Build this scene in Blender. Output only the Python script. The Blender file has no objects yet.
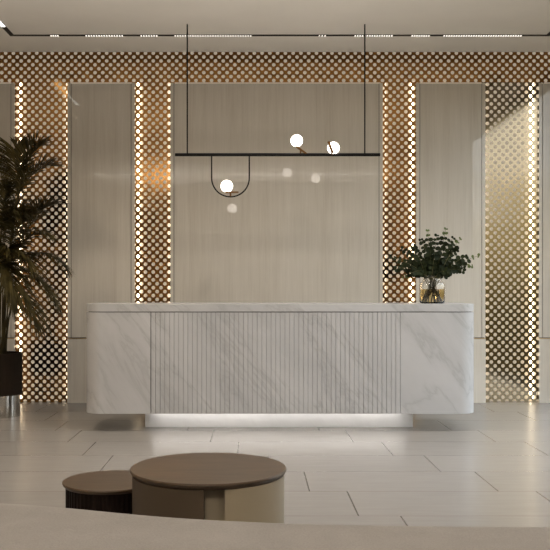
import bpy, bmesh, math, random
from mathutils import Vector, Matrix
random.seed(7)
PI = math.pi
SC = bpy.context.scene
COL = SC.collection
F, CX, CY, CAMZ = 870.0, 252.0, 289.0, 1.22

def P(px, py, y):
    return Vector(((px - CX) / F * y, y, CAMZ + (CY - py) / F * y))
def WX(px, y): return (px - CX) / F * y
def WZ(py, y): return CAMZ + (CY - py) / F * y

# ------------------------------------------------------------------ materials
def new_mat(name):
    m = bpy.data.materials.new(name); m.use_nodes = True
    nt = m.node_tree
    return m, nt, nt.nodes['Principled BSDF']
def N(nt, t, **kw):
    n = nt.nodes.new(t)
    for k, v in kw.items():
        if k in n.inputs.keys() if isinstance(k, str) else False: n.inputs[k].default_value = v
        else: setattr(n, k, v)
    return n
def L(nt, a, b): nt.links.new(a, b)
def math_n(nt, op, a, b=None, clamp=False):
    n = nt.nodes.new('ShaderNodeMath'); n.operation = op; n.use_clamp = clamp
    for i, v in enumerate((a, b)):
        if v is None: continue
        if isinstance(v, (int, float)): n.inputs[i].default_value = v
        else: nt.links.new(v, n.inputs[i])
    return n.outputs[0]
def ramp(nt, fac, stops):
    r = nt.nodes.new('ShaderNodeValToRGB')
    el = r.color_ramp.elements
    while len(el) < len(stops): el.new(0.5)
    for e, (p, c) in zip(el, stops):
        e.position = p; e.color = (*c, 1)
    nt.links.new(fac, r.inputs[0])
    return r.outputs[0]
def coords(nt, scale=(1, 1, 1), rot=(0, 0, 0), kind='Object'):
    tc = nt.nodes.new('ShaderNodeTexCoord'); mp = nt.nodes.new('ShaderNodeMapping')
    mp.inputs['Scale'].default_value = scale; mp.inputs['Rotation'].default_value = rot
    nt.links.new(tc.outputs[kind], mp.inputs[0])
    return mp.outputs[0]
def rot_scale(nt, rot, scale):
    v = coords(nt, (1, 1, 1), rot)
    mp = nt.nodes.new('ShaderNodeMapping'); mp.inputs['Scale'].default_value = scale
    nt.links.new(v, mp.inputs[0])
    return mp.outputs[0]
def noise(nt, vec, scale, detail=4, rough=0.55, dist=0.0):
    n = nt.nodes.new('ShaderNodeTexNoise')
    n.inputs['Scale'].default_value = scale; n.inputs['Detail'].default_value = detail
    n.inputs['Roughness'].default_value = rough; n.inputs['Distortion'].default_value = dist
    nt.links.new(vec, n.inputs['Vector'])
    return n.outputs[0]
def bump(nt, bsdf, height, strength=0.2, dist=0.01):
    b = nt.nodes.new('ShaderNodeBump'); b.inputs['Strength'].default_value = strength
    b.inputs['Distance'].default_value = dist
    nt.links.new(height, b.inputs['Height']); nt.links.new(b.outputs[0], bsdf.inputs['Normal'])
def plain(name, col, rough=0.5, metal=0.0, var=0.06, scale=6, spec=None):
    m, nt, b = new_mat(name)
    f = noise(nt, coords(nt), scale)
    lo = tuple(c * (1 - var) for c in col); hi = tuple(min(1, c * (1 + var)) for c in col)
    L(nt, ramp(nt, f, [(0.3, lo), (0.7, hi)]), b.inputs['Base Color'])
    b.inputs['Roughness'].default_value = rough; b.inputs['Metallic'].default_value = metal
    if spec is not None: b.inputs['Specular IOR Level'].default_value = spec
    return m
def emit(name, col, s):
    m, nt, b = new_mat(name)
    b.inputs['Base Color'].default_value = (*col, 1)
    b.inputs['Emission Color'].default_value = (*col, 1)
    b.inputs['Emission Strength'].default_value = s
    return m

def travertine():
    m, nt, b = new_mat('travertine_vein_cut')
    v = coords(nt, (1, 1, 0.035))
    a = noise(nt, v, 60, 5, 0.7)
    c = noise(nt, coords(nt, (1, 1, 0.02)), 14, 3, 0.5)
    d = noise(nt, coords(nt, (1, 1, 0.5)), 2.2, 3, 0.5)
    s = math_n(nt, 'ADD', math_n(nt, 'MULTIPLY', a, 0.5), math_n(nt, 'MULTIPLY', c, 0.35))
    s = math_n(nt, 'ADD', s, math_n(nt, 'MULTIPLY', d, 0.25))
    L(nt, ramp(nt, s, [(0.38, (0.54, 0.495, 0.425)), (0.54, (0.61, 0.57, 0.50)), (0.72, (0.665, 0.625, 0.555))]), b.inputs['Base Color'])
    b.inputs['Roughness'].default_value = 0.012
    b.inputs['Specular IOR Level'].default_value = 0.5
    return m
def marble(name, rot, dark=1.0, veins=0.6):
    m, nt, b = new_mat(name)
    v = rot_scale(nt, rot, (1, 1, .4))
    # long veins: bands of a heavily distorted field, thin ridges
    big = noise(nt, v, 1.6, 5, 0.6, 0.6)
    vein_src = noise(nt, rot_scale(nt, rot, (1.0, 1.0, 0.22)), 3.0, 6, 0.62, 0.5)
    r = math_n(nt, 'ABSOLUTE', math_n(nt, 'SUBTRACT', vein_src, 0.5))
    thin = ramp(nt, r, [(0.0, (1, 1, 1)), (0.018, (0.35, 0.35, 0.35)), (0.07, (0, 0, 0))])
    smoke = ramp(nt, big, [(0.38, (0.48 * dark, 0.487 * dark, 0.50 * dark)), (0.62, (0.555 * dark, 0.562 * dark, 0.575 * dark))])
    mix = nt.nodes.new('ShaderNodeMixRGB'); mix.blend_type = 'MIX'
    k = math_n(nt, 'MULTIPLY', thin, math_n(nt, 'MULTIPLY', big, veins))
    L(nt, k, mix.inputs[0]); L(nt, smoke, mix.inputs[1]); mix.inputs[2].default_value = (0.24 * dark, 0.24 * dark, 0.24 * dark, 1)
    L(nt, mix.outputs[0], b.inputs['Base Color'])
    b.inputs['Roughness'].default_value = 0.22
    return m
def floor_mat():
    m, nt, b = new_mat('large_format_stone_tile')
    tc = nt.nodes.new('ShaderNodeTexCoord'); sp = nt.nodes.new('ShaderNodeSeparateXYZ')
    L(nt, tc.outputs['Object'], sp.inputs[0])
    x, y = sp.outputs[0], sp.outputs[1]
    pit, ln, sh = 0.5665, 1.139, 0.2262
    yr = math_n(nt, 'DIVIDE', math_n(nt, 'SUBTRACT', y, 4.677), pit)
    row = math_n(nt, 'FLOOR', yr); fy = math_n(nt, 'SUBTRACT', yr, row)
    # joints at x = 0.573 - sh*row  (mod ln)
    xr = math_n(nt, 'DIVIDE', math_n(nt, 'ADD', math_n(nt, 'SUBTRACT', x, 0.573), math_n(nt, 'MULTIPLY', row, sh)), ln)
    colm = math_n(nt, 'FLOOR', xr); fx = math_n(nt, 'SUBTRACT', xr, colm)
    def edge(f, size, w):
        d = math_n(nt, 'MULTIPLY', math_n(nt, 'MINIMUM', f, math_n(nt, 'SUBTRACT', 1.0, f)), size)
        return math_n(nt, 'LESS_THAN', d, w)
    gx = edge(fx, ln, 0.0042); gy = edge(fy, pit, 0.0030)
    cb = nt.nodes.new('ShaderNodeCombineXYZ'); L(nt, row, cb.inputs[0]); L(nt, colm, cb.inputs[1])
    wn = nt.nodes.new('ShaderNodeTexWhiteNoise'); L(nt, cb.outputs[0], wn.inputs['Vector'])
    st = noise(nt, coords(nt, (0.6, 5, 1)), 5, 4, 0.5)
    s = math_n(nt, 'ADD', math_n(nt, 'MULTIPLY', st, 0.8), math_n(nt, 'MULTIPLY', wn.outputs[0], 0.22))
    base = ramp(nt, s, [(0.25, (0.225, 0.213, 0.198)), (0.80, (0.262, 0.249, 0.234))])
    mix = nt.nodes.new('ShaderNodeMixRGB'); L(nt, gy, mix.inputs[0]); L(nt, base, mix.inputs[1]); mix.inputs[2].default_value = (0.15, 0.125, 0.10, 1)
    mix2 = nt.nodes.new('ShaderNodeMixRGB'); L(nt, gx, mix2.inputs[0]); L(nt, mix.outputs[0], mix2.inputs[1]); mix2.inputs[2].default_value = (0.085, 0.068, 0.05, 1)
    L(nt, mix2.outputs[0], b.inputs['Base Color'])
    b.inputs['Roughness'].default_value = 0.27
    b.inputs['Specular IOR Level'].default_value = 0.6
    return m
def wood(name, a, c, scale=(1, 9, 9), rough=0.38):
    m, nt, b = new_mat(name)
    f = noise(nt, coords(nt, scale), 4, 6, 0.65, 0.4)
    L(nt, ramp(nt, f, [(0.3, a), (0.7, c)]), b.inputs['Base Color'])
    b.inputs['Roughness'].default_value = rough
    return m
def boucle():
    m, nt, b = new_mat('cream_woven_fabric')
    f = noise(nt, coords(nt), 260, 3, 0.6)
    g = noise(nt, coords(nt), 12, 3, 0.5)
    s = math_n(nt, 'ADD', math_n(nt, 'MULTIPLY', f, 0.6), math_n(nt, 'MULTIPLY', g, 0.4))
    L(nt, ramp(nt, s, [(0.35, (0.15, 0.139, 0.127)), (0.65, (0.192, 0.179, 0.165))]), b.inputs['Base Color'])
    b.inputs['Roughness'].default_value = 0.95
    b.inputs['Sheen Weight'].default_value = 0.0
    bump(nt, b, f, 0.35, 0.004)
    return m
def bronze(name, a, c, coat, ior):
    m, nt, b = new_mat(name)
    f = noise(nt, coords(nt), 3, 3)
    L(nt, ramp(nt, f, [(0.3, a), (0.7, c)]), b.inputs['Base Color'])
    b.inputs['Metallic'].default_value = 1.0; b.inputs['Roughness'].default_value = 0.12
    b.inputs['Coat Weight'].default_value = coat; b.inputs['Coat IOR'].default_value = ior; b.inputs['Coat Roughness'].default_value = 0.06
    return m
def pane_mat():
    m, nt, b = new_mat('window_glass')
    nt.nodes.remove(b)
    out = nt.nodes['Material Output']
    t = nt.nodes.new('ShaderNodeBsdfTransparent'); g = nt.nodes.new('ShaderNodeBsdfGlossy'); g.inputs['Roughness'].default_value = 0.02
    fr = nt.nodes.new('ShaderNodeLayerWeight'); fr.inputs[0].default_value = 0.15
    mx = nt.nodes.new('ShaderNodeMixShader')
    L(nt, math_n(nt, 'MULTIPLY', fr.outputs[0], 0.5), mx.inputs[0]); L(nt, t.outputs[0], mx.inputs[1]); L(nt, g.outputs[0], mx.inputs[2])
    L(nt, mx.outputs[0], out.inputs[0])
    return m
def glass(name, col, ior=1.45, rough=0.0):
    m, nt, b = new_mat(name)
    b.inputs['Base Color'].default_value = (*col, 1)
    b.inputs['Transmission Weight'].default_value = 1.0
    b.inputs['IOR'].default_value = ior; b.inputs['Roughness'].default_value = rough
    return m
def leaf_mat(name, a, c, rough=0.5):
    m, nt, b = new_mat(name)
    f = noise(nt, coords(nt), 9, 3)
    L(nt, ramp(nt, f, [(0.35, a), (0.65, c)]), b.inputs['Base Color'])
    b.inputs['Roughness'].default_value = rough; b.inputs['Specular IOR Level'].default_value = 0.15
    return m

M = dict(
    trav=travertine(),
    marble_side=marble('white_veined_marble', (0, math.radians(37), 0), 0.96),
    marble_top=marble('white_veined_marble_worktop', (0, math.radians(52), 0), 0.95),
    marble_flute=marble('grey_veined_marble_flutes', (0, math.radians(37), 0), 0.92, 0.55),
    plinth=marble('pale_marble_plinth', (0, math.radians(37), 0), 1.5, 0.10),
    floor=floor_mat(),
    ceil=plain('ceiling_plaster', (0.90, 0.87, 0.82), 0.9, var=0.02, scale=2),
    wall=plain('wall_plaster', (0.42, 0.375, 0.32), 0.85, var=0.03, scale=2),
    backing=plain('glowing_backing_plaster', (0.72, 0.64, 0.53), 0.9, var=0.03),
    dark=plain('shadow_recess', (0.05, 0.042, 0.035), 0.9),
    black=plain('black_powder_coat', (0.005, 0.0045, 0.004), 0.5, spec=0.15),
    brass=plain('aged_brass', (0.22, 0.115, 0.045), 0.45, 1.0),
    goldtrim=plain('thin_brass_trim', (0.50, 0.38, 0.22), 0.35, 1.0),
    bronze=bronze('polished_bronze_sheet', (0.40, 0.205, 0.066), (0.46, 0.245, 0.085), 0.0, 1.5),
    bronze2=bronze('window_sheen_bronze_sheet', (0.19, 0.145, 0.078), (0.22, 0.165, 0.09), 1.0, 1.6),  # greyer coated bronze stands in for the washed-out window reflection
    chrome=plain('brushed_steel', (0.55, 0.54, 0.52), 0.16, 1.0, var=0.05),
    planter=wood('dark_stained_planter', (0.012, 0.008, 0.005), (0.022, 0.015, 0.010), (9, 9, 0.6), 0.7),
    soil=plain('potting_soil', (0.035, 0.022, 0.014), 0.95, var=0.4, scale=60),
    palm=leaf_mat('palm_leaf', (0.016, 0.014, 0.004), (0.072, 0.055, 0.018)),
    palmstem=leaf_mat('palm_stem', (0.035, 0.028, 0.012), (0.07, 0.055, 0.022)),
    euc=leaf_mat('eucalyptus_leaf', (0.007, 0.011, 0.003), (0.020, 0.028, 0.009), 0.7),
    euctip=leaf_mat('eucalyptus_young_leaf', (0.07, 0.10, 0.03), (0.13, 0.16, 0.055), 0.55),
    eucstem=leaf_mat('eucalyptus_stem', (0.05, 0.05, 0.02), (0.10, 0.09, 0.035)),
    glass=glass('clear_glass', (0.97, 0.96, 0.93)),
    water=glass('amber_tinted_water', (0.80, 0.62, 0.27), 1.33),
    pane=pane_mat(),
    wtop=wood('walnut_table_top', (0.042, 0.026, 0.014), (0.086, 0.054, 0.031), (1.2, 9, 9), 0.34),
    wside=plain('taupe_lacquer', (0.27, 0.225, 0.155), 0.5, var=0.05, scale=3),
    wside2=plain('shaded_taupe_lacquer', (0.062, 0.044, 0.028), 0.55, var=0.05, scale=3, spec=.3),  # same lacquer with the left side's shade put into its colour
    wdark=wood('black_stained_oak', (0.005, 0.003, 0.0025), (0.014, 0.008, 0.006), (16, 16, 0.5), 0.55),
    fabric=boucle(),
    globe=emit('opal_globe_glow', (1.0, 0.90, 0.79), 8.0),
    spot=emit('spot_lens_glow', (1.0, 0.95, 0.86), 1.3),
    spot2=emit('spot_lens_bright', (1.0, 0.93, 0.82), 13.0),
    linear=emit('linear_lamp_glow', (1.0, 0.96, 0.88), 4.0),
    led_hi=emit('warm_led_bright', (1.0, 0.84, 0.60), 6.5),
    led_lo=emit('warm_led_soft', (1.0, 0.84, 0.62), 1.5),
    led_plinth=emit('neutral_led', (1.0, 0.94, 0.87), 9.0),
)

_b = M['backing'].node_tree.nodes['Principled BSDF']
_b.inputs['Emission Color'].default_value = (1.0, .84, .64, 1); _b.inputs['Emission Strength'].default_value = 0.31  # glow added to the backing so the screen holes look evenly lit
for k_, v_ in (('wdark', .08), ('planter', .12), ('wtop', .3)): M[k_].node_tree.nodes['Principled BSDF'].inputs['Specular IOR Level'].default_value = v_
# ------------------------------------------------------------------ mesh helpers
def link(name, bm, mat, parent=None, smooth=False):
    me = bpy.data.meshes.new(name)
    bmesh.ops.recalc_face_normals(bm, faces=bm.faces)
    if smooth:
        for f in bm.faces: f.smooth = True
    bm.to_mesh(me); bm.free()
    me.materials.append(mat)
    if smooth and hasattr(me, 'set_sharp_from_angle'):
        me.set_sharp_from_angle(angle=math.radians(smooth if smooth > 1 else 40))
    o = bpy.data.objects.new(name, me); COL.objects.link(o)
    if parent:
        o.parent = parent
        if parent.type == 'EMPTY':
            o.matrix_parent_inverse = Matrix.Translation(parent.location).inverted()
    return o
def thing(name, label, cat, loc=(0, 0, 0), group=None):
    o = bpy.data.objects.new(name, None); COL.objects.link(o)
    o.location = loc; o.empty_display_size = 0.1
    o['label'] = label; o['category'] = cat
    if group: o['group'] = group
    return o
def tag(o, label, cat, group=None):
    o['label'] = label; o['category'] = cat
    if group: o['group'] = group
    return o
def struct(o): o['kind'] = 'structure'; return o
def box(bm, x0, x1, y0, y1, z0, z1, bev=0.0):
    r = bmesh.ops.create_cube(bm, size=1)
    vs = r['verts']
    for v in vs:
        v.co = Vector((x0 + (v.co.x + .5) * (x1 - x0), y0 + (v.co.y + .5) * (y1 - y0), z0 + (v.co.z + .5) * (z1 - z0)))
    if bev:
        es = list({e for v in vs for e in v.link_edges})
        bmesh.ops.bevel(bm, geom=es, offset=bev, segments=2, affect='EDGES', profile=0.7)
    return vs
def BOX(name, mat, parent, *a, bev=0.0):
    bm = bmesh.new(); box(bm, *a, bev=bev)
    return link(name, bm, mat, parent)
def prism(bm, pts, z0, z1):
    lo = [bm.verts.new((x, y, z0)) for x, y in pts]
    hi = [bm.verts.new((x, y, z1)) for x, y in pts]
    n = len(pts)
    for i in range(n):
        bm.faces.new((lo[i], lo[(i + 1) % n], hi[(i + 1) % n], hi[i]))
    bm.faces.new(hi); bm.faces.new(lo[::-1])
def lathe(bm, prof, c, seg=48, close=True):
    rings = []
    for r, z in prof:
        if r < 1e-6: rings.append([bm.verts.new((c[0], c[1], c[2] + z))])
        else: rings.append([bm.verts.new((c[0] + r * math.cos(2 * PI * k / seg), c[1] + r * math.sin(2 * PI * k / seg), c[2] + z)) for k in range(seg)])
    for a, b in zip(rings, rings[1:]):
        for k in range(seg):
            k2 = (k + 1) % seg
            if len(a) == 1 and len(b) == 1: continue
            if len(a) == 1: bm.faces.new((a[0], b[k2], b[k]))
            elif len(b) == 1: bm.faces.new((a[k], a[k2], b[0]))
            else: bm.faces.new((a[k], a[k2], b[k2], b[k]))
def tube(bm, pts, rad, seg=8):
    pts = [Vector(p) for p in pts]
    n = len(pts)
    rads = rad if isinstance(rad, (list, tuple)) else [rad] * n
    prev = None; rings = []
    for i, p in enumerate(pts):
        d = (pts[min(i + 1, n - 1)] - pts[max(i - 1, 0)]).normalized()
        if prev is None:
            u = d.orthogonal().normalized()
        else:
            u = (prev - d * prev.dot(d)).normalized()
        prev = u; w = d.cross(u)
        rings.append([bm.verts.new(p + (u * math.cos(2 * PI * k / seg) + w * math.sin(2 * PI * k / seg)) * rads[i]) for k in range(seg)])
    for a, b in zip(rings, rings[1:]):
        for k in range(seg):
            bm.faces.new((a[k], a[(k + 1) % seg], b[(k + 1) % seg], b[k]))
    bm.faces.new(rings[0][::-1]); bm.faces.new(rings[-1])
def arc(cx, cy, r, a0, a1, n):
    return [(cx + r * math.cos(math.radians(a0 + (a1 - a0) * i / n)), cy + r * math.sin(math.radians(a0 + (a1 - a0) * i / n))) for i in range(n + 1)]

# ------------------------------------------------------------------ room shell
XL, XR, YB = -4.6, 3.4, -4.0
YW, YS, YBACK = 9.330, 9.360, 9.480      # panel face, perforated sheet, backing wall
YCE = 9.16                               # ceiling stops short of the wall: dark slot
ZC = WZ(52, YCE)
struct(BOX('floor', M['floor'], None, XL - .2, XR + .2, YB - .2, YBACK + .2, -0.1, 0.0))
struct(BOX('ceiling', M['ceil'], None, XL - .2, XR + .2, YB - .2, YCE, ZC, ZC + 0.3))
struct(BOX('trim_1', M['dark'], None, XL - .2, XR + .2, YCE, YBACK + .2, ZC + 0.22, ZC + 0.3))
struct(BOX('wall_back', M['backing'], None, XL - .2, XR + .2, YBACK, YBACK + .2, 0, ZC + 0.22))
struct(BOX('wall_left', M['wall'], None, XL - .2, XL, YB, YBACK, 0, ZC))
struct(BOX('wall_front', M['wall'], None, XL - .2, XR + .2, YB - .2, YB, 0, ZC))
# right wall with a tall window opening
WY0, WY1, WZ1 = 4.45, 9.0, 3.62
bm = bmesh.new()
box(bm, XR, XR + .2, YB, WY0, 0, ZC); box(bm, XR, XR + .2, WY1, YBACK, 0, ZC); box(bm, XR, XR + .2, WY0, WY1, WZ1, ZC)
struct(link('wall_right', bm, M['wall']))
win = struct(bpy.data.objects.new('window_1', None)); COL.objects.link(win); win.location = (XR + .1, (WY0 + WY1) / 2, 0)
bm = bmesh.new()
for y in (WY0, WY1 - .05): box(bm, XR + .07, XR + .13, y, y + .05, 0.05, WZ1 - .05)
box(bm, XR + .07, XR + .13, WY0, WY1, 0, .05); box(bm, XR + .07, XR + .13, WY0, WY1, WZ1 - .05, WZ1)
struct(link('window_frame', bm, M['black'], win))
bm = bmesh.new()
bm.faces.new([bm.verts.new((XR + .10, y, z)) for y, z in ((WY0 + .02, .03), (WY0 + .02, WZ1 - .03), (WY1 - .02, WZ1 - .03), (WY1 - .02, .03))])
struct(link('window_pane', bm, M['pane'], win))

# ------------------------------------------------------------------ perforated bronze screens
CELL = 3.885 * YS / F
CZ = 3.91 * YS / F
X0G = WX(205.74, YS)                    # lattice origin
ZTOP = ZC + 0.10                        # the sheet runs up into the slot
ZROW = WZ(55.05 - 3.91, YS)                     # a row line sits on the visible top edge
RH = 0.0202
def screen(name, label, i0, i1, za, zb, mat='bronze', solid=0.0):
    """holes on a checkerboard of the shared lattice; rows counted down from ZROW"""
    bm = bmesh.new()
    vc = {}
    def V(x, z):
        k = (round(x, 5), round(z, 5))
        if k not in vc: vc[k] = bm.verts.new((x, YS, z))
        return vc[k]
    j0 = math.floor((ZROW - zb) / CZ + .5); j1 = math.floor((ZROW - za) / CZ + .5)
    for i in range(i0, i1):
        for j in range(j0, j1):
            xa, xb = X0G + i * CELL, X0G + (i + 1) * CELL
            zt, zl = ZROW - j * CZ, ZROW - (j + 1) * CZ
            if (i + j) % 2 or zt < solid:
                bm.faces.new((V(xa, zl), V(xb, zl), V(xb, zt), V(xa, zt)))
            else:
                cx, cz = (xa + xb) / 2, (zt + zl) / 2
                ci = [V(cx + RH * math.cos(k * PI / 6), cz + RH * math.sin(k * PI / 6)) for k in range(12)]
                co = [V(xb, zt), V(xa, zt), V(xa, zl), V(xb, zl)]
                for q in range(4):
                    bm.faces.new([co[q]] + [ci[(3 * q + 3 - t) % 12] for t in range(4)])
                    bm.faces.new((co[q], ci[3 * q], co[q - 1]))
    o = link(name, bm, M[mat])
    s = o.modifiers.new('thickness', 'SOLIDIFY'); s.thickness = 0.003; s.offset = 0
    return tag(o, label, 'screen', 'perforated bronze screens')
zf = ZROW - 8 * CZ
def gi(px): return round((px - 205.74) / 3.885)
frz = screen('perforated_screen', 'long horizontal bronze perforated frieze running under the ceiling above all the panels', gi(-190), gi(590), zf, ZTOP)
# columns
specs = [(15, 67, 'tall bronze perforated screen behind the potted palm at far left', 1),
         (135, 170, 'narrow bronze perforated screen left of the wide centre panel, above the desk', 1),
         (383, 416, 'narrow bronze perforated screen right of the wide centre panel, behind the vase', 0),
         (486, 538, 'tall bronze perforated screen at far right reflecting the bright window', 0)]
for a, b, lab, _ in specs:
    ia, ib = gi(a) , gi(b)
    o = screen('perforated_screen', lab, ia - 1, ib + 1, 0.004, zf, 'bronze2' if a == 486 else 'bronze', .27 if a in (135, 383) else 0.0)  # solid foot added to the narrow screens to keep strip light off the floor
# ------------------------------------------------------------------ LED strips behind the screens
def led(px, w, mat, lab, z0=0.03, z1=zf + .02):
    x = WX(px, YS)
    o = BOX('led_strip', mat, None, x - w / 2, x + w / 2, YBACK - .022, YBACK - .001, z0, z1)
    tag(o, lab, 'light strip', 'warm strips behind the screens')
led(17.3, .024, M['led_hi'], 'bright warm vertical light strip at left edge of the screen behind the palm')
led(63.9, .018, M['led_lo'], 'softer warm vertical light strip at right edge of the screen behind the palm')
led(137.4, .026, M['led_hi'], 'bright warm vertical light strip at left edge of the narrow screen left of centre')
led(168.6, .020, M['led_lo'], 'softer warm vertical light strip at right edge of the narrow screen left of centre')
led(386.4, .018, M['led_lo'], 'softer warm vertical light strip at left edge of the screen behind the vase')
led(413.7, .026, M['led_hi'], 'bright warm vertical light strip at right edge of the screen behind the vase')
led(487.4, .018, M['led_lo'], 'softer warm vertical light strip at left edge of the far right screen')
led(534.9, .034, M['led_hi'], 'bright warm vertical light strip at right edge of the far right screen')
# ------------------------------------------------------------------ stone wall panels
def panel(a, b, lab, ends=(1, 1)):
    zt, zm, z2 = WZ(83, YW), WZ(338.6, YW), WZ(337.2, YW)
    xa, xb = WX(a, YW), WX(b, YW)
    t = thing('stone_wall_panel', lab, 'wall panel', ((xa + xb) / 2, YW, 0), 'travertine wall panels')
    e = .036; g = .006
    ia = xa + (e + g) * ends[0]; ib = xb - (e + g) * ends[1]
    BOX('upper_slab', M['trav'], t, ia, ib, YW, YW + .016, zm + .012, zt - .008, bev=.0015)
    if ends[0]: BOX('edge_trim', M['trav'], t, xa, xa + e, YW + .001, YW + .016, zm + .012, zt, bev=.001)
    if ends[1]: BOX('edge_trim', M['trav'], t, xb - e, xb, YW + .001, YW + .016, zm + .012, zt, bev=.001)
    BOX('backing_board', M['dark'], t, xa + .004, xb - .004, YW + .012, YW + .022, .004, zt - .004)
    BOX('lower_slab', M['trav'], t, xa, xb, YW - .012, YW + .016, .0, zm - .004, bev=.0015)
    BOX('ledge_trim', M['goldtrim'], t, xa, xb, YW - .006, YW + .014, zm - .002, zm + .006)
panel(-180, 14.5, 'beige travertine wall panel at the far left edge behind the palm leaves', (1, 1))
panel(67.5, 134.7, 'beige travertine wall panel between the two left bronze screens')
panel(170.3, 382.7, 'widest beige travertine wall panel in the middle behind the pendant light')
panel(416.3, 485.5, 'beige travertine wall panel behind the eucalyptus between the two right screens')
panel(539, 574, 'beige travertine wall panel cut off by the right edge of the picture', (1, 1))

# ------------------------------------------------------------------ reception desk
YF = 7.42
YD = YF + 0.80
zt = WZ(304.0, YF); zg = WZ(311.6, YF); zb = WZ(413.8, YF)
dxl, dxr = WX(87, YF + .16), WX(473, YF + .16)
fxl, fxr = WX(151, YF), WX(400.3, YF)
R = 0.15
desk = thing('reception_desk', 'long white marble reception desk with fluted front and rounded ends', 'reception desk', ((dxl + dxr) / 2, YF + .4, 0))
def rrect(x0, x1, y0, y1, r, left=True, right=True, n=10):
    p = []
    p += arc(x0 + r, y0 + r, r, 180, 270, n) if left else [(x0, y0)]
    p += arc(x1 - r, y0 + r, r, 270, 360, n) if right else [(x1, y0)]
    p += arc(x1 - r, y1 - r, r, 0, 90, n) if right else [(x1, y1)]
    p += arc(x0 + r, y1 - r, r, 90, 180, n) if left else [(x0, y1)]
    return p
def soft(bm, ang=60, off=.004, seg=2):
    es = [e for e in bm.edges if len(e.link_faces) == 2 and e.calc_face_angle() > math.radians(ang)]
    bmesh.ops.bevel(bm, geom=es, offset=off, segments=seg, affect='EDGES', profile=.6)
bm = bmesh.new(); prism(bm, rrect(dxl, dxr, YF, YD, R), zg, zt); soft(bm)
link('worktop', bm, M['marble_top'], desk, 30)
gap = .007
bm = bmesh.new(); prism(bm, rrect(dxl, fxl - .004, YF, YD, R, True, False), zb, zg - gap); soft(bm, off=.003)
link('end_panel', bm, M['marble_side'], desk, 30)
bm = bmesh.new(); prism(bm, rrect(fxr + .002, dxr, YF, YD, R, False, True), zb, zg - gap); soft(bm, off=.003)
link('end_panel', bm, M['marble_side'], desk, 30)
BOX('carcass', M['dark'], desk, fxl - .02, fxr + .02, YF + .03, YD - .02, zb + .01, zg)
bm = bmesh.new(); prism(bm, rrect(dxl + .02, dxr - .02, YF + .02, YD - .02, R - .02), zg - .02, zg)
link('shadow_gap', bm, M['dark'], desk)
# fluted front: one sheet of slats with narrow grooves between them
NS = 54
w = (fxr - fxl) / NS
bm = bmesh.new()
prof = []
for k in range(NS):
    a = fxl + k * w
    prof += [(a + .0012, YF + .008), (a + .0022, YF + .0012), (a + .0040, YF), (a + w - .0030, YF), (a + w - .0012, YF + .0012), (a + w - .0002, YF + .008)]
prism(bm, prof + [(fxr, YF + .03), (fxl, YF + .03)], zb, zg - gap)
link('fluted_front', bm, M['marble_flute'], desk)
# plinth with light under the overhang
YP = F * CAMZ / (427.3 - CY)
pxl, pxr = WX(145, YP), WX(413, YP)
BOX('plinth', M['plinth'], desk, pxl, pxr, YP, YD - .12, 0, zb + .001, bev=.003)
BOX('plinth_light', M['led_plinth'], desk, pxl + .08, pxr - .08, YP - .085, YP - .06, zb - .003, zb + .006)

# ------------------------------------------------------------------ pendant light
YPD = 8.2
def q(px, py): return P(px, py, YPD)
pend = thing('pendant_light', 'black linear pendant light with three glowing globes hung above the desk', 'pendant light', q(277, 155))
for px in (187.3, 364.8):
    bm = bmesh.new(); a = q(px, 155); tube(bm, [a, (a.x, a.y, ZC + .002)], .0068, 10)
    link('suspension_rod', bm, M['black'], pend, 40)
bm = bmesh.new(); tube(bm, [q(175, 154.7), q(380, 154.7)], .0150, 14)
link('crossbar', bm, M['black'], pend, 40)
c = q(230.5, 178); r = 18.8 * YPD / F
pts = [Vector((c.x - r, YPD, WZ(155, YPD)))] + [Vector((c.x + r * math.cos(a), YPD, c.z + r * math.sin(a))) for a in [PI + PI * k / 28 for k in range(29)]] + [Vector((c.x + r, YPD, WZ(155, YPD)))]
bm = bmesh.new(); tube(bm, pts, .0068, 10)
link('hoop', bm, M['black'], pend, 60)
def globe(px, py, rp=6.0, dy=0.0):
    ce = q(px, py) + Vector((0, dy, 0))
    bm = bmesh.new(); bmesh.ops.create_uvsphere(bm, u_segments=32, v_segments=20, radius=rp * YPD / F)
    for v in bm.verts: v.co += ce
    link('globe', bm, M['globe'], pend, 180)
def bar2(bm, a, b, w0, w1, th):
    """tapered flat brass bar"""
    a, b = Vector(a), Vector(b); d = (b - a).normalized(); s = Vector((0, 1, 0)); n = d.cross(s)
    vs = []
    for p, ww in ((a, w0), (b, w1)):
        for i, j in ((-1, -1), (1, -1), (1, 1), (-1, 1)):
            vs.append(bm.verts.new(p + s * i * ww + n * j * th))
    for f in ((0, 1, 2, 3), (7, 6, 5, 4), (0, 4, 5, 1), (1, 5, 6, 2), (2, 6, 7, 3), (3, 7, 4, 0)):
        bm.faces.new([vs[k] for k in f])
globe(226.8, 186.2)
bm = bmesh.new(); bar2(bm, q(225.5, 192.4), q(238.5, 192.2), .024, .010, .007); tube(bm, [q(230.5, 192.4), q(230.5, 196.3)], .0085, 10)
link('brass_bracket', bm, M['brass'], pend)
globe(296.7, 140.7)
bm = bmesh.new(); bar2(bm, q(296, 146.3), q(307.5, 154.6), .022, .010, .008); tube(bm, [q(300.6, 149.8), q(300.6, 154.5)], .008, 10)
link('brass_bracket', bm, M['brass'], pend)
globe(333.4, 148.0)
bm = bmesh.new()
yo = Vector((0, -.074, 0))
bar2(bm, q(327.7, 142.8) + yo, q(332.0, 154.0) + yo * .75, .010, .020, .011); tube(bm, [q(331.6, 153.2) + yo * .75, q(331.5, 154.9)], .008, 10)
link('brass_bracket', bm, M['brass'], pend)

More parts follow.
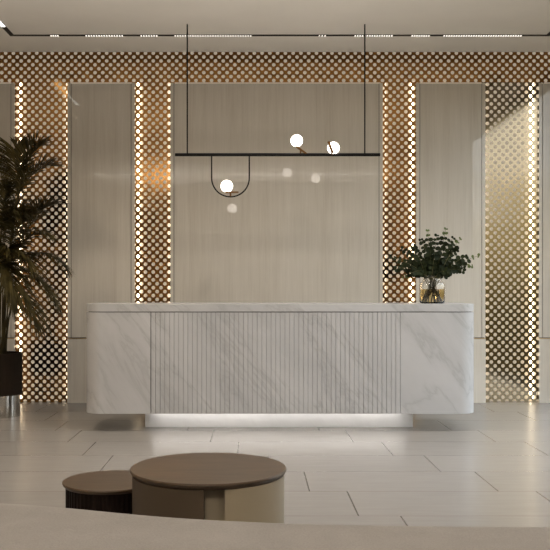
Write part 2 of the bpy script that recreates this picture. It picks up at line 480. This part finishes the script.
# ------------------------------------------------------------------ ceiling track
YT = F * (ZC - CAMZ) / (CY - 35.2)
TX0, TX1 = WX(12, YT), WX(548, YT)
YN = -0.2
trk = thing('track_light', 'black ceiling track with rows of tiny spotlights running above the desk', 'track light', (0, YT, ZC))
tw = .0225
bm = bmesh.new()
box(bm, TX0 - tw, TX1 + tw, YT - tw, YT + tw, ZC - .004, ZC + .02)
box(bm, TX0 - tw, TX0 + tw, YN, YT - tw, ZC - .004, ZC + .02)
box(bm, TX1 - tw, TX1 + tw, YN, YT - tw, ZC - .004, ZC + .02)
box(bm, -4.25, 3.35, YN - 2 * tw, YN, ZC - .004, ZC + .02)
link('track_channel', bm, M['black'], trk)
def module(xa, xb, y, mat, pitch=.0245, hw=.0052):
    bm = bmesh.new()
    n = max(2, round((xb - xa) / pitch))
    for k in range(n):
        x = xa + (k + .5) * (xb - xa) / n
        box(bm, x - hw, x + hw, y - .014, y + .014, ZC - .010, ZC - .003)
    link('spot_module', bm, mat, trk)
for a, b in [(50, 59), (85, 123.5), (140, 158), (174, 252), (318, 326.5), (354, 393), (411, 430), (443, 522)]:
    module(WX(a, YT), WX(b, YT), YT, M['spot'])
for a, b in [(-4.15, -3.2), (-2.9, -1.3), (-.9, .9), (1.2, 2.1), (2.4, 3.1)]:
    module(a, b, YN - tw, M['spot2'], .08, .030)
ya = F * (ZC - CAMZ) / (CY - 26)
BOX('linear_lamp', M['linear'], trk, TX0 - .018, TX0 + .018, ya - 1.4, ya, ZC - .008, ZC - .003)

# ------------------------------------------------------------------ glass vase and eucalyptus
YV = 7.78
vc = Vector((WX(432, YV), YV, zt))
vase = thing('glass_vase', 'clear glass vase with amber water standing on right end of the desk', 'vase', vc)
u = YV / F
pro_out = [(0, 0), (11.2 * u, 0), (12.3 * u, 1.0 * u), (12.7 * u, 4 * u), (12.7 * u, 18.5 * u), (12.2 * u, 20.3 * u), (9.6 * u, 22.4 * u), (8.9 * u, 24 * u), (9.3 * u, 26.8 * u), (9.6 * u, 27.6 * u)]
t_ = .35 * u
pro_in = [(9.6 * u - t_ * .9, 27.6 * u), (8.9 * u - t_, 24 * u), (9.6 * u - t_, 22.2 * u), (12.2 * u - t_, 20.0 * u), (12.7 * u - t_, 18.3 * u), (12.7 * u - t_, 4 * u), (12.0 * u - t_, 1.6 * u), (11.0 * u, 1.2 * u), (0, 1.2 * u)]
bm = bmesh.new(); lathe(bm, pro_out + pro_in, vc, 56)
link('vase_body', bm, M['glass'], vase, 60)
bm = bmesh.new(); lathe(bm, [(0, 1.25 * u), (10.8 * u, 1.25 * u), (12.0 * u - t_ * 1.2, 2.0 * u), (12.7 * u - t_ * 1.2, 4 * u), (12.7 * u - t_ * 1.2, 14.2 * u), (0, 14.2 * u)], vc, 56)
wt = link('water', bm, M['water'], vase, 60); wt['label'] = 'amber tinted water'

rnd = random.Random(11)
euc = thing('eucalyptus_bunch', 'loose bunch of dark green round-leaved eucalyptus standing in the glass vase', 'plant', vc + Vector((0, 0, .02)))
def bez(p0, p1, p2, t): return p0 * (1 - t) ** 2 + p1 * 2 * t * (1 - t) + p2 * t * t
def round_leaf(bm, p, d, nrm, r):
    d = d.normalized(); s = d.cross(nrm).normalized(); n = s.cross(d)
    c = p + d * r
    ctr = bm.verts.new(c - n * r * .18)
    ring = [bm.verts.new(c + (d * math.cos(a) + s * math.sin(a) * .95) * r) for a in [2 * PI * k / 10 for k in range(10)]]
    for k in range(10): bm.faces.new((ctr, ring[k], ring[(k + 1) % 10]))
sprigs = [  # tip px, py, depth offset, bulge, pale tip?
    (391, 257, -.02, 0), (396, 269, -.06, 0), (403, 277, .05, 1), (402, 249, .05, 0), (414, 247, -.05, 0), (421, 240, .03, 0),
    (428, 231, .00, 1), (437, 236, -.07, 0), (446, 229, .03, 1), (453, 238, -.03, 0), (460, 239, .06, 1), (466, 257, -.05, 0),
    (478, 256, .02, 1), (472, 266, .05, 1), (463, 271, -.06, 0), (449, 274, -.09, 0), (412, 273, -.09, 0), (440, 252, .10, 0),
    (424, 258, .10, 0), (430, 249, -.12, 0), (452, 262, .11, 0), (408, 262, .10, 0), (457, 250, .09, 0)]
for k, (tx, ty, dy, tip) in enumerate(sprigs):
    g = k * 2.4
    p0 = vc + Vector((.07 * math.cos(g + PI), .07 * math.sin(g + PI), .016))
    pn = vc + Vector((.045 * math.cos(g) * .8 + (tx - 432) * u * .12, .05 * math.sin(g), 25 * u))
    p2 = P(tx, ty, YV + dy); p2.x *= 1; 
    lift = Vector((0, 0, .05 if ty < 262 else .09))
    p1 = (pn * .55 + p2 * .45) + lift
    pts = [p0, p0.lerp(pn, .5), pn] + [bez(pn, p1, p2, t) for t in (.15, .3, .45, .6, .75, .9, 1.0)]
    bm = bmesh.new(); tube(bm, pts, [.0032, .0032, .0030] + [.0026 - .0002 * i for i in range(7)], 6)
    st = link('sprig', bm, M['eucstem'], euc, 60)
    bm = bmesh.new(); bt = bmesh.new()
    nl = 9
    for i in range(nl):
        t = .10 + .9 * i / (nl - 1)
        p = bez(pn, p1, p2, t); d = (bez(pn, p1, p2, min(1, t + .03)) - bez(pn, p1, p2, t - .03)).normalized()
        for sgn in (-1, 1):
            side = d.cross(Vector((rnd.uniform(-.4, .4), -1, rnd.uniform(-.4, .8)))).normalized() * sgn
            dd = (side + d * .45 + Vector((rnd.uniform(-.3, .3), rnd.uniform(-.5, .5), rnd.uniform(-.3, .3)))).normalized()
            nrm = Vector((rnd.uniform(-.7, .7), -1, rnd.uniform(-.3, .9)))
            r = rnd.uniform(.0165, .0265) * (1.0 - .35 * max(0, t - .75) / .25)
            tgt = bt if (tip and t > .84) else bm
            round_leaf(tgt, p, dd, nrm, r * (.8 if tgt is bt else 1))
    lv = link('leaves', bm, M['euc'], st, 180)
    if tip:
        o = link('young_leaves', bt, M['euctip'], st, 180); o['label'] = 'pale green young leaves at the tip'
    else: bt.free()

# ------------------------------------------------------------------ potted palm
YPL = F * CAMZ / (415.8 - CY)
pc = Vector((WX(-0.5, YPL), YPL, 0)); up = YPL / F
palm = thing('potted_palm', 'tall feathery palm in a dark planter at the left edge of the picture', 'plant', pc)
z0, z1 = WZ(394, YPL), WZ(352.5, YPL)
rp = 22.3 * up
def rbox(hw, r): return rrect(pc.x - hw, pc.x + hw, pc.y - hw, pc.y + hw, r)
bm = bmesh.new(); lathe(bm, [(0, z0), (rp - .006, z0), (rp, z0 + .006), (rp, z1 - .005), (rp - .005, z1), (rp - .022, z1), (rp - .024, z1 - .06), (0, z1 - .06)], pc, 56)
link('planter', bm, M['planter'], palm, 40)
bm = bmesh.new(); lathe(bm, [(0, 0), (20 * up, 0), (20 * up, z0 - .002), (0, z0 - .002)], pc, 56)
o = link('planter_base', bm, M['chrome'], palm, 40); o['label'] = 'shiny steel base'
bm = bmesh.new(); lathe(bm, [(0, z1 - .055), (rp - .026, z1 - .055), (rp - .026, z1 - .035), (rp * .5, z1 - .025), (0, z1 - .02)], pc, 40)
link('soil', bm, M['soil'], palm, 40)
pr = random.Random(5)
def frond(base, knee, crown, tip, leaf=.26, dens=44, droop=.35):
    """stalk rises base->crown, feathered rachis arches crown->tip with long narrow leaflets"""
    bm = bmesh.new()
    pts = [bez(base, knee, crown, t / 8) for t in range(9)]
    m = crown.lerp(tip, .5) + Vector((0, 0, (tip - crown).length * .30)) + (crown - knee).normalized() * .06
    rach = [bez(crown, m, tip, t / 10) for t in range(1, 11)]
    n = len(pts) + len(rach)
    tube(bm, pts + rach, [.008 * (1 - .75 * i / n) for i in range(n)], 6)
    st = link('frond_stalk', bm, M['palmstem'], palm, 60)
    bm = bmesh.new()
    for i in range(dens):
        t = .02 + .98 * i / (dens - 1)
        p = bez(crown, m, tip, t); d = (bez(crown, m, tip, min(1, t + .02)) - bez(crown, m, tip, max(0, t - .02))).normalized()
        side0 = d.cross(Vector((0, 0, 1)))
        if side0.length < .1: side0 = Vector((1, 0, 0))
        side0.normalize(); upv = side0.cross(d).normalized()
        ll = leaf * (math.sin(PI * min(1, .18 + .72 * t)) ** .7) * pr.uniform(.8, 1.15)
        for sg in (-1, 1):
            ang = math.radians(62 - 40 * t + pr.uniform(-9, 9))
            dr = (d * math.cos(ang) + side0 * sg * math.sin(ang) + upv * pr.uniform(.05, .55)).normalized()
            wv = dr.cross(upv).normalized()
            prev = None
            hw = pr.uniform(.0048, .0080)
            for s in range(6):
                f = s / 5
                c = p + dr * ll * f + Vector((0, 0, -1)) * ll * droop * f * f
                ww = hw * (math.sin(PI * (.12 + .86 * f)) ** .8 + .02)
                a, b = bm.verts.new(c + wv * ww), bm.verts.new(c - wv * ww)
                if prev: bm.faces.new((prev[0], a, b, prev[1]))
                prev = (a, b)
    link('leaflets', bm, M['palm'], st, 180)
def pp(px, py, dy=0.0): return P(px, py, YPL + dy)
FR = [  # base dx (px), knee, crown, tip, dy
    ((3, 352), (6, 260), (18, 192), (40, 146), -.10, .27, .25),
    ((1, 352), (5, 270), (22, 240), (52, 205), -.14, .25, .30),
    ((5, 352), (10, 290), (24, 258), (66, 268), -.05, .18, .55),
    ((4, 352), (8, 300), (22, 276), (58, 308), -.10, .15, .60),
    ((6, 352), (8, 290), (10, 240), (28, 178), .10, .25, .30),
    ((-3, 352), (-2, 260), (4, 200), (-4, 160), -.05, .26, .35),
    ((-5, 352), (-8, 260), (-14, 200), (-40, 168), -.1, .26, .35),
    ((0, 352), (0, 280), (4, 232), (16, 214), -.25, .25, .45),
    ((2, 352), (4, 290), (8, 262), (30, 262), -.28, .24, .55),
    ((-2, 352), (-4, 300), (-10, 260), (-46, 250), -.15, .25, .5),
    ((3, 352), (6, 310), (12, 290), (36, 322), -.22, .22, .6),
    ((-4, 352), (-8, 280), (-16, 235), (-55, 215), .05, .25, .4),
    ((-1, 352), (0, 300), (2, 270), (8, 250), -.3, .24, .5),
    ((2, 352), (2, 280), (6, 222), (24, 205), .15, .25, .4),
    ((-4, 352), (-6, 300), (-14, 285), (-46, 300), -.1, .22, .6),
    ((1, 352), (3, 300), (10, 272), (44, 286), .12, .22, .5),
    ((0, 352), (-1, 290), (0, 240), (6, 190), -.1, .26, .4),
    ((3, 352), (6, 262), (17, 196), (16, 148), -.06, .25, .25),
    ((3, 352), (7, 262), (19, 194), (54, 166), -.02, .25, .30),
    ((2, 352), (3, 280), (10, 246), (34, 214), -.2, .25, .40),
    ((2, 352), (4, 290), (12, 256), (48, 236), -.24, .22, .45),
    ((0, 352), (0, 300), (2, 262), (16, 300), -.3, .22, .6),
]
for b, k, c, t, dy, lf, dr in FR:
    frond(pp(b[0], b[1] + 5, dy * .3), pp(k[0], k[1], dy * .5), pp(c[0], c[1], dy * .8), pp(t[0], t[1], dy * 1.2), lf * 1.22, 66, dr)

# ------------------------------------------------------------------ coffee tables
def disc_top(c, r, z1, th):
    bm = bmesh.new()
    lathe(bm, [(0, z1 - th), (r * .955, z1 - th), (r * .985, z1 - th * .62), (r, z1 - th * .25), (r - .0015, z1 - .002), (r - .004, z1), (0, z1)], (c[0], c[1], 0), 96)
    return bm
yl = 3.715; hl = .46
cl = (WX(208.5, yl), yl)
big = thing('coffee_table', 'larger and taller round coffee table with walnut top and taupe drum base', 'coffee table', (cl[0], cl[1], 0), 'round coffee tables')
link('table_top', disc_top(cl, 78 * yl / F, hl, .026), M['wtop'], big, 30)
rb = 75.6 * yl / F
def shell(name, a0, a1, mat, inset=0.0, lab=None):
    pts = [(cl[0] + (rb - inset) * math.cos(math.radians(a0 + (a1 - a0) * k / 64)), cl[1] + (rb - inset) * math.sin(math.radians(a0 + (a1 - a0) * k / 64))) for k in range(65)]
    pts += [(pts[-1][0], pts[-1][1] + .11), (cl[0], cl[1] + .02), (pts[0][0], pts[0][1] + .11)] if not inset else [(cl[0], cl[1])]
    bm = bmesh.new(); prism(bm, pts, 0, hl - .026)
    o = link(name, bm, mat, big, 30)
    if lab: o['label'] = lab
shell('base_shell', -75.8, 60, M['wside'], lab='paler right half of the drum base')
shell('base_shell', -270, -90.3, M['wside2'], lab='left half of the drum base, shade put into its colour')
shell('base_core', -97, -68, M['wside'], .06)
ys = 4.077; hs = .325
cs = (WX(111, ys), ys)
small = thing('coffee_table', 'smaller and lower round coffee table with walnut top and black ribbed base', 'coffee table', (cs[0], cs[1], 0), 'round coffee tables')
link('table_top', disc_top(cs, 48 * ys / F, hs, .02), M['wtop'], small, 30)
bm = bmesh.new()
rs = 44.5 * ys / F; nn = 120
pts = [(cs[0] + (rs - (.003 if k % 2 else 0)) * math.cos(2 * PI * k / nn), cs[1] + (rs - (.003 if k % 2 else 0)) * math.sin(2 * PI * k / nn)) for k in range(nn)]
prism(bm, pts, 0, hs - .02)
link('table_base', bm, M['wdark'], small)

# ------------------------------------------------------------------ curved sofa in the foreground (its back is turned to the camera)
edge = [(-1.35, 2.06), (-1.0, 2.01), (-.75, 1.975), (-.565, 1.951), (-.425, 1.918), (-.26, 1.856), (-.151, 1.820), (.063, 1.781), (.3, 1.762), (.6, 1.755), (.9, 1.765), (1.25, 1.80), (1.6, 1.86)]
def edge_y(x):
    for (xa, ya_), (xb, yb) in zip(edge, edge[1:]):
        if x <= xb: 
            t = (x - xa) / (xb - xa); return ya_ + (yb - ya_) * t
    return edge[-1][1]
def smooth_y(x): return sum(edge_y(x + d) for d in (-.08, -.04, 0, .04, .08)) / 5
sofa = thing('sofa', 'cream fabric sofa with curved backrest filling the bottom foreground', 'sofa', (.12, 1.9, 0))
def sweep(bm, prof, xa, xb, n):
    rows = []
    for i in range(n + 1):
        x = xa + (xb - xa) * i / n
        y = smooth_y(x)
        e = min(1, min(i, n - i) / 5); e = math.sqrt(max(0, 1 - (1 - e) ** 2))
        cy = sum(p[0] for p in prof) / len(prof); cz = sum(p[1] for p in prof) / len(prof)
        rows.append([bm.verts.new((x, y + cy + (p[0] - cy) * (.6 + .4 * e), cz + (p[1] - cz) * (.85 + .15 * e))) for p in prof])
    m = len(prof)
    for a, b in zip(rows, rows[1:]):
        for k in range(m): bm.faces.new((a[k], a[(k + 1) % m], b[(k + 1) % m], b[k]))
    bm.faces.new(rows[0]); bm.faces.new(rows[-1][::-1])
ZS = .759
prof = [(-.50, .10)] + [(-.50 + .14 - .14 * math.cos(a), ZS - .16 + .15 * math.sin(a)) for a in [PI / 2 * k / 8 for k in range(9)]] + [(-.25, ZS - .004), (-.14, ZS)] + \
       [(-.085 + .10 * math.sin(a), ZS - .09 + .09 * math.cos(a)) for a in [PI / 2 * k / 8 for k in range(9)]] + [(.02, .3), (.0, .10)]
bm = bmesh.new(); sweep(bm, prof, -1.3, 1.55, 90)
link('backrest', bm, M['fabric'], sofa, 60)
sp = [(.025, .12), (.70, .12), (.76, .16), (.78, .25), (.76, .36), (.70, .41), (.4, .425), (.1, .42), (.025, .40)]
bm = bmesh.new(); sweep(bm, sp, -1.25, 1.5, 70)
link('seat', bm, M['fabric'], sofa, 60)
for x, dy in ((-1.1, -.38), (1.35, -.38), (-1.1, .6), (1.35, .6)):
    bm = bmesh.new(); lathe(bm, [(0, 0), (.022, 0), (.03, .125), (0, .125)], (x, smooth_y(x) + dy, 0), 20)
    link('leg', bm, M['black'], sofa, 40)

# ------------------------------------------------------------------ light
w = bpy.data.worlds.new('world'); SC.world = w; w.use_nodes = True
nt = w.node_tree; bg = nt.nodes['Background']
tc = nt.nodes.new('ShaderNodeTexCoord'); sp_ = nt.nodes.new('ShaderNodeSeparateXYZ'); L(nt, tc.outputs['Generated'], sp_.inputs[0])
nz = noise(nt, tc.outputs['Generated'], 14, 6, 0.7)
h = math_n(nt, 'ADD', sp_.outputs[2], math_n(nt, 'MULTIPLY', math_n(nt, 'SUBTRACT', nz, .5), .22))
L(nt, ramp(nt, math_n(nt, 'ADD', h, .2), [(0.0, (.05, .038, .02)), (.19, (.06, .05, .02)), (.27, (.34, .29, .16)), (.34, (.80, .82, .80)), (.6, (.84, .92, 1.0))]), bg.inputs[0])
bg.inputs[1].default_value = 3.7
def area(name, loc, size, energy, col, spread, rot=(0, 0, 0), size_y=None, shape='DISK'):
    l = bpy.data.lights.new(name, 'AREA'); l.shape = shape; l.size = size
    if size_y: l.size_y = size_y
    l.energy = energy; l.color = col; l.spread = math.radians(spread)
    o = bpy.data.objects.new(name, l); COL.objects.link(o); o.location = loc; o.rotation_euler = rot
    return o
po = area('window_portal', (XR + .06, (WY0 + WY1) / 2, WZ1 / 2), WY1 - WY0, 1, (1, 1, 1), 180, (0, math.radians(90), 0), WZ1, 'RECTANGLE')
po.data.size = WZ1; po.data.size_y = WY1 - WY0
po.data.cycles.is_portal = True
WARM = (1.0, .915, .82)
for x, y, e in [(-2.4, 6.4, 30), (0.2, 6.4, 28), (2.4, 6.4, 18), (-2.0, 2.6, 22), (1.6, 2.6, 18), (-2.4, -.8, 22), (0, -.8, 20), (2.0, -.8, 20)]:
    area('down_fill', (x, y, ZC - .012), .5, e * 1.4, (1.0, .83, .64) if x < -1 else WARM, 145)  # added fill lamps under the ceiling, without fittings

area('up_fill', (-.4, -.6, 2.2), 4.0, 170, WARM, 160, (PI, 0, 0), .12, 'RECTANGLE')  # unseen fill lamp added in mid-air to brighten the ceiling
area('up_fill', (-.3, 5.9, 1.75), 5.0, 26, WARM, 160, (PI, 0, 0), .5, 'RECTANGLE')  # second added fill, floating nearer the desk wall
# ------------------------------------------------------------------ camera
cam = bpy.data.cameras.new('camera'); co = bpy.data.objects.new('camera', cam); COL.objects.link(co)
co.location = (0, 0, CAMZ); co.rotation_euler = (PI / 2, 0, 0)
cam.sensor_width = 36; cam.lens = F / 550 * 36
cam.shift_x = (275 - CX) / 550; cam.shift_y = (CY - 275) / 550
cam.clip_start = .05
SC.camera = co
SC.view_settings.view_transform = 'Standard'
SC.view_settings.look = 'None'
SC.view_settings.exposure = 0.0
try:
    SC.cycles.use_denoising = True
    SC.cycles.max_bounces = 10; SC.cycles.diffuse_bounces = 5; SC.cycles.glossy_bounces = 5; SC.cycles.transmission_bounces = 10; SC.cycles.transparent_max_bounces = 12
    SC.cycles.sample_clamp_indirect = 8
    SC.cycles.caustics_reflective = False; SC.cycles.caustics_refractive = False
except Exception: pass
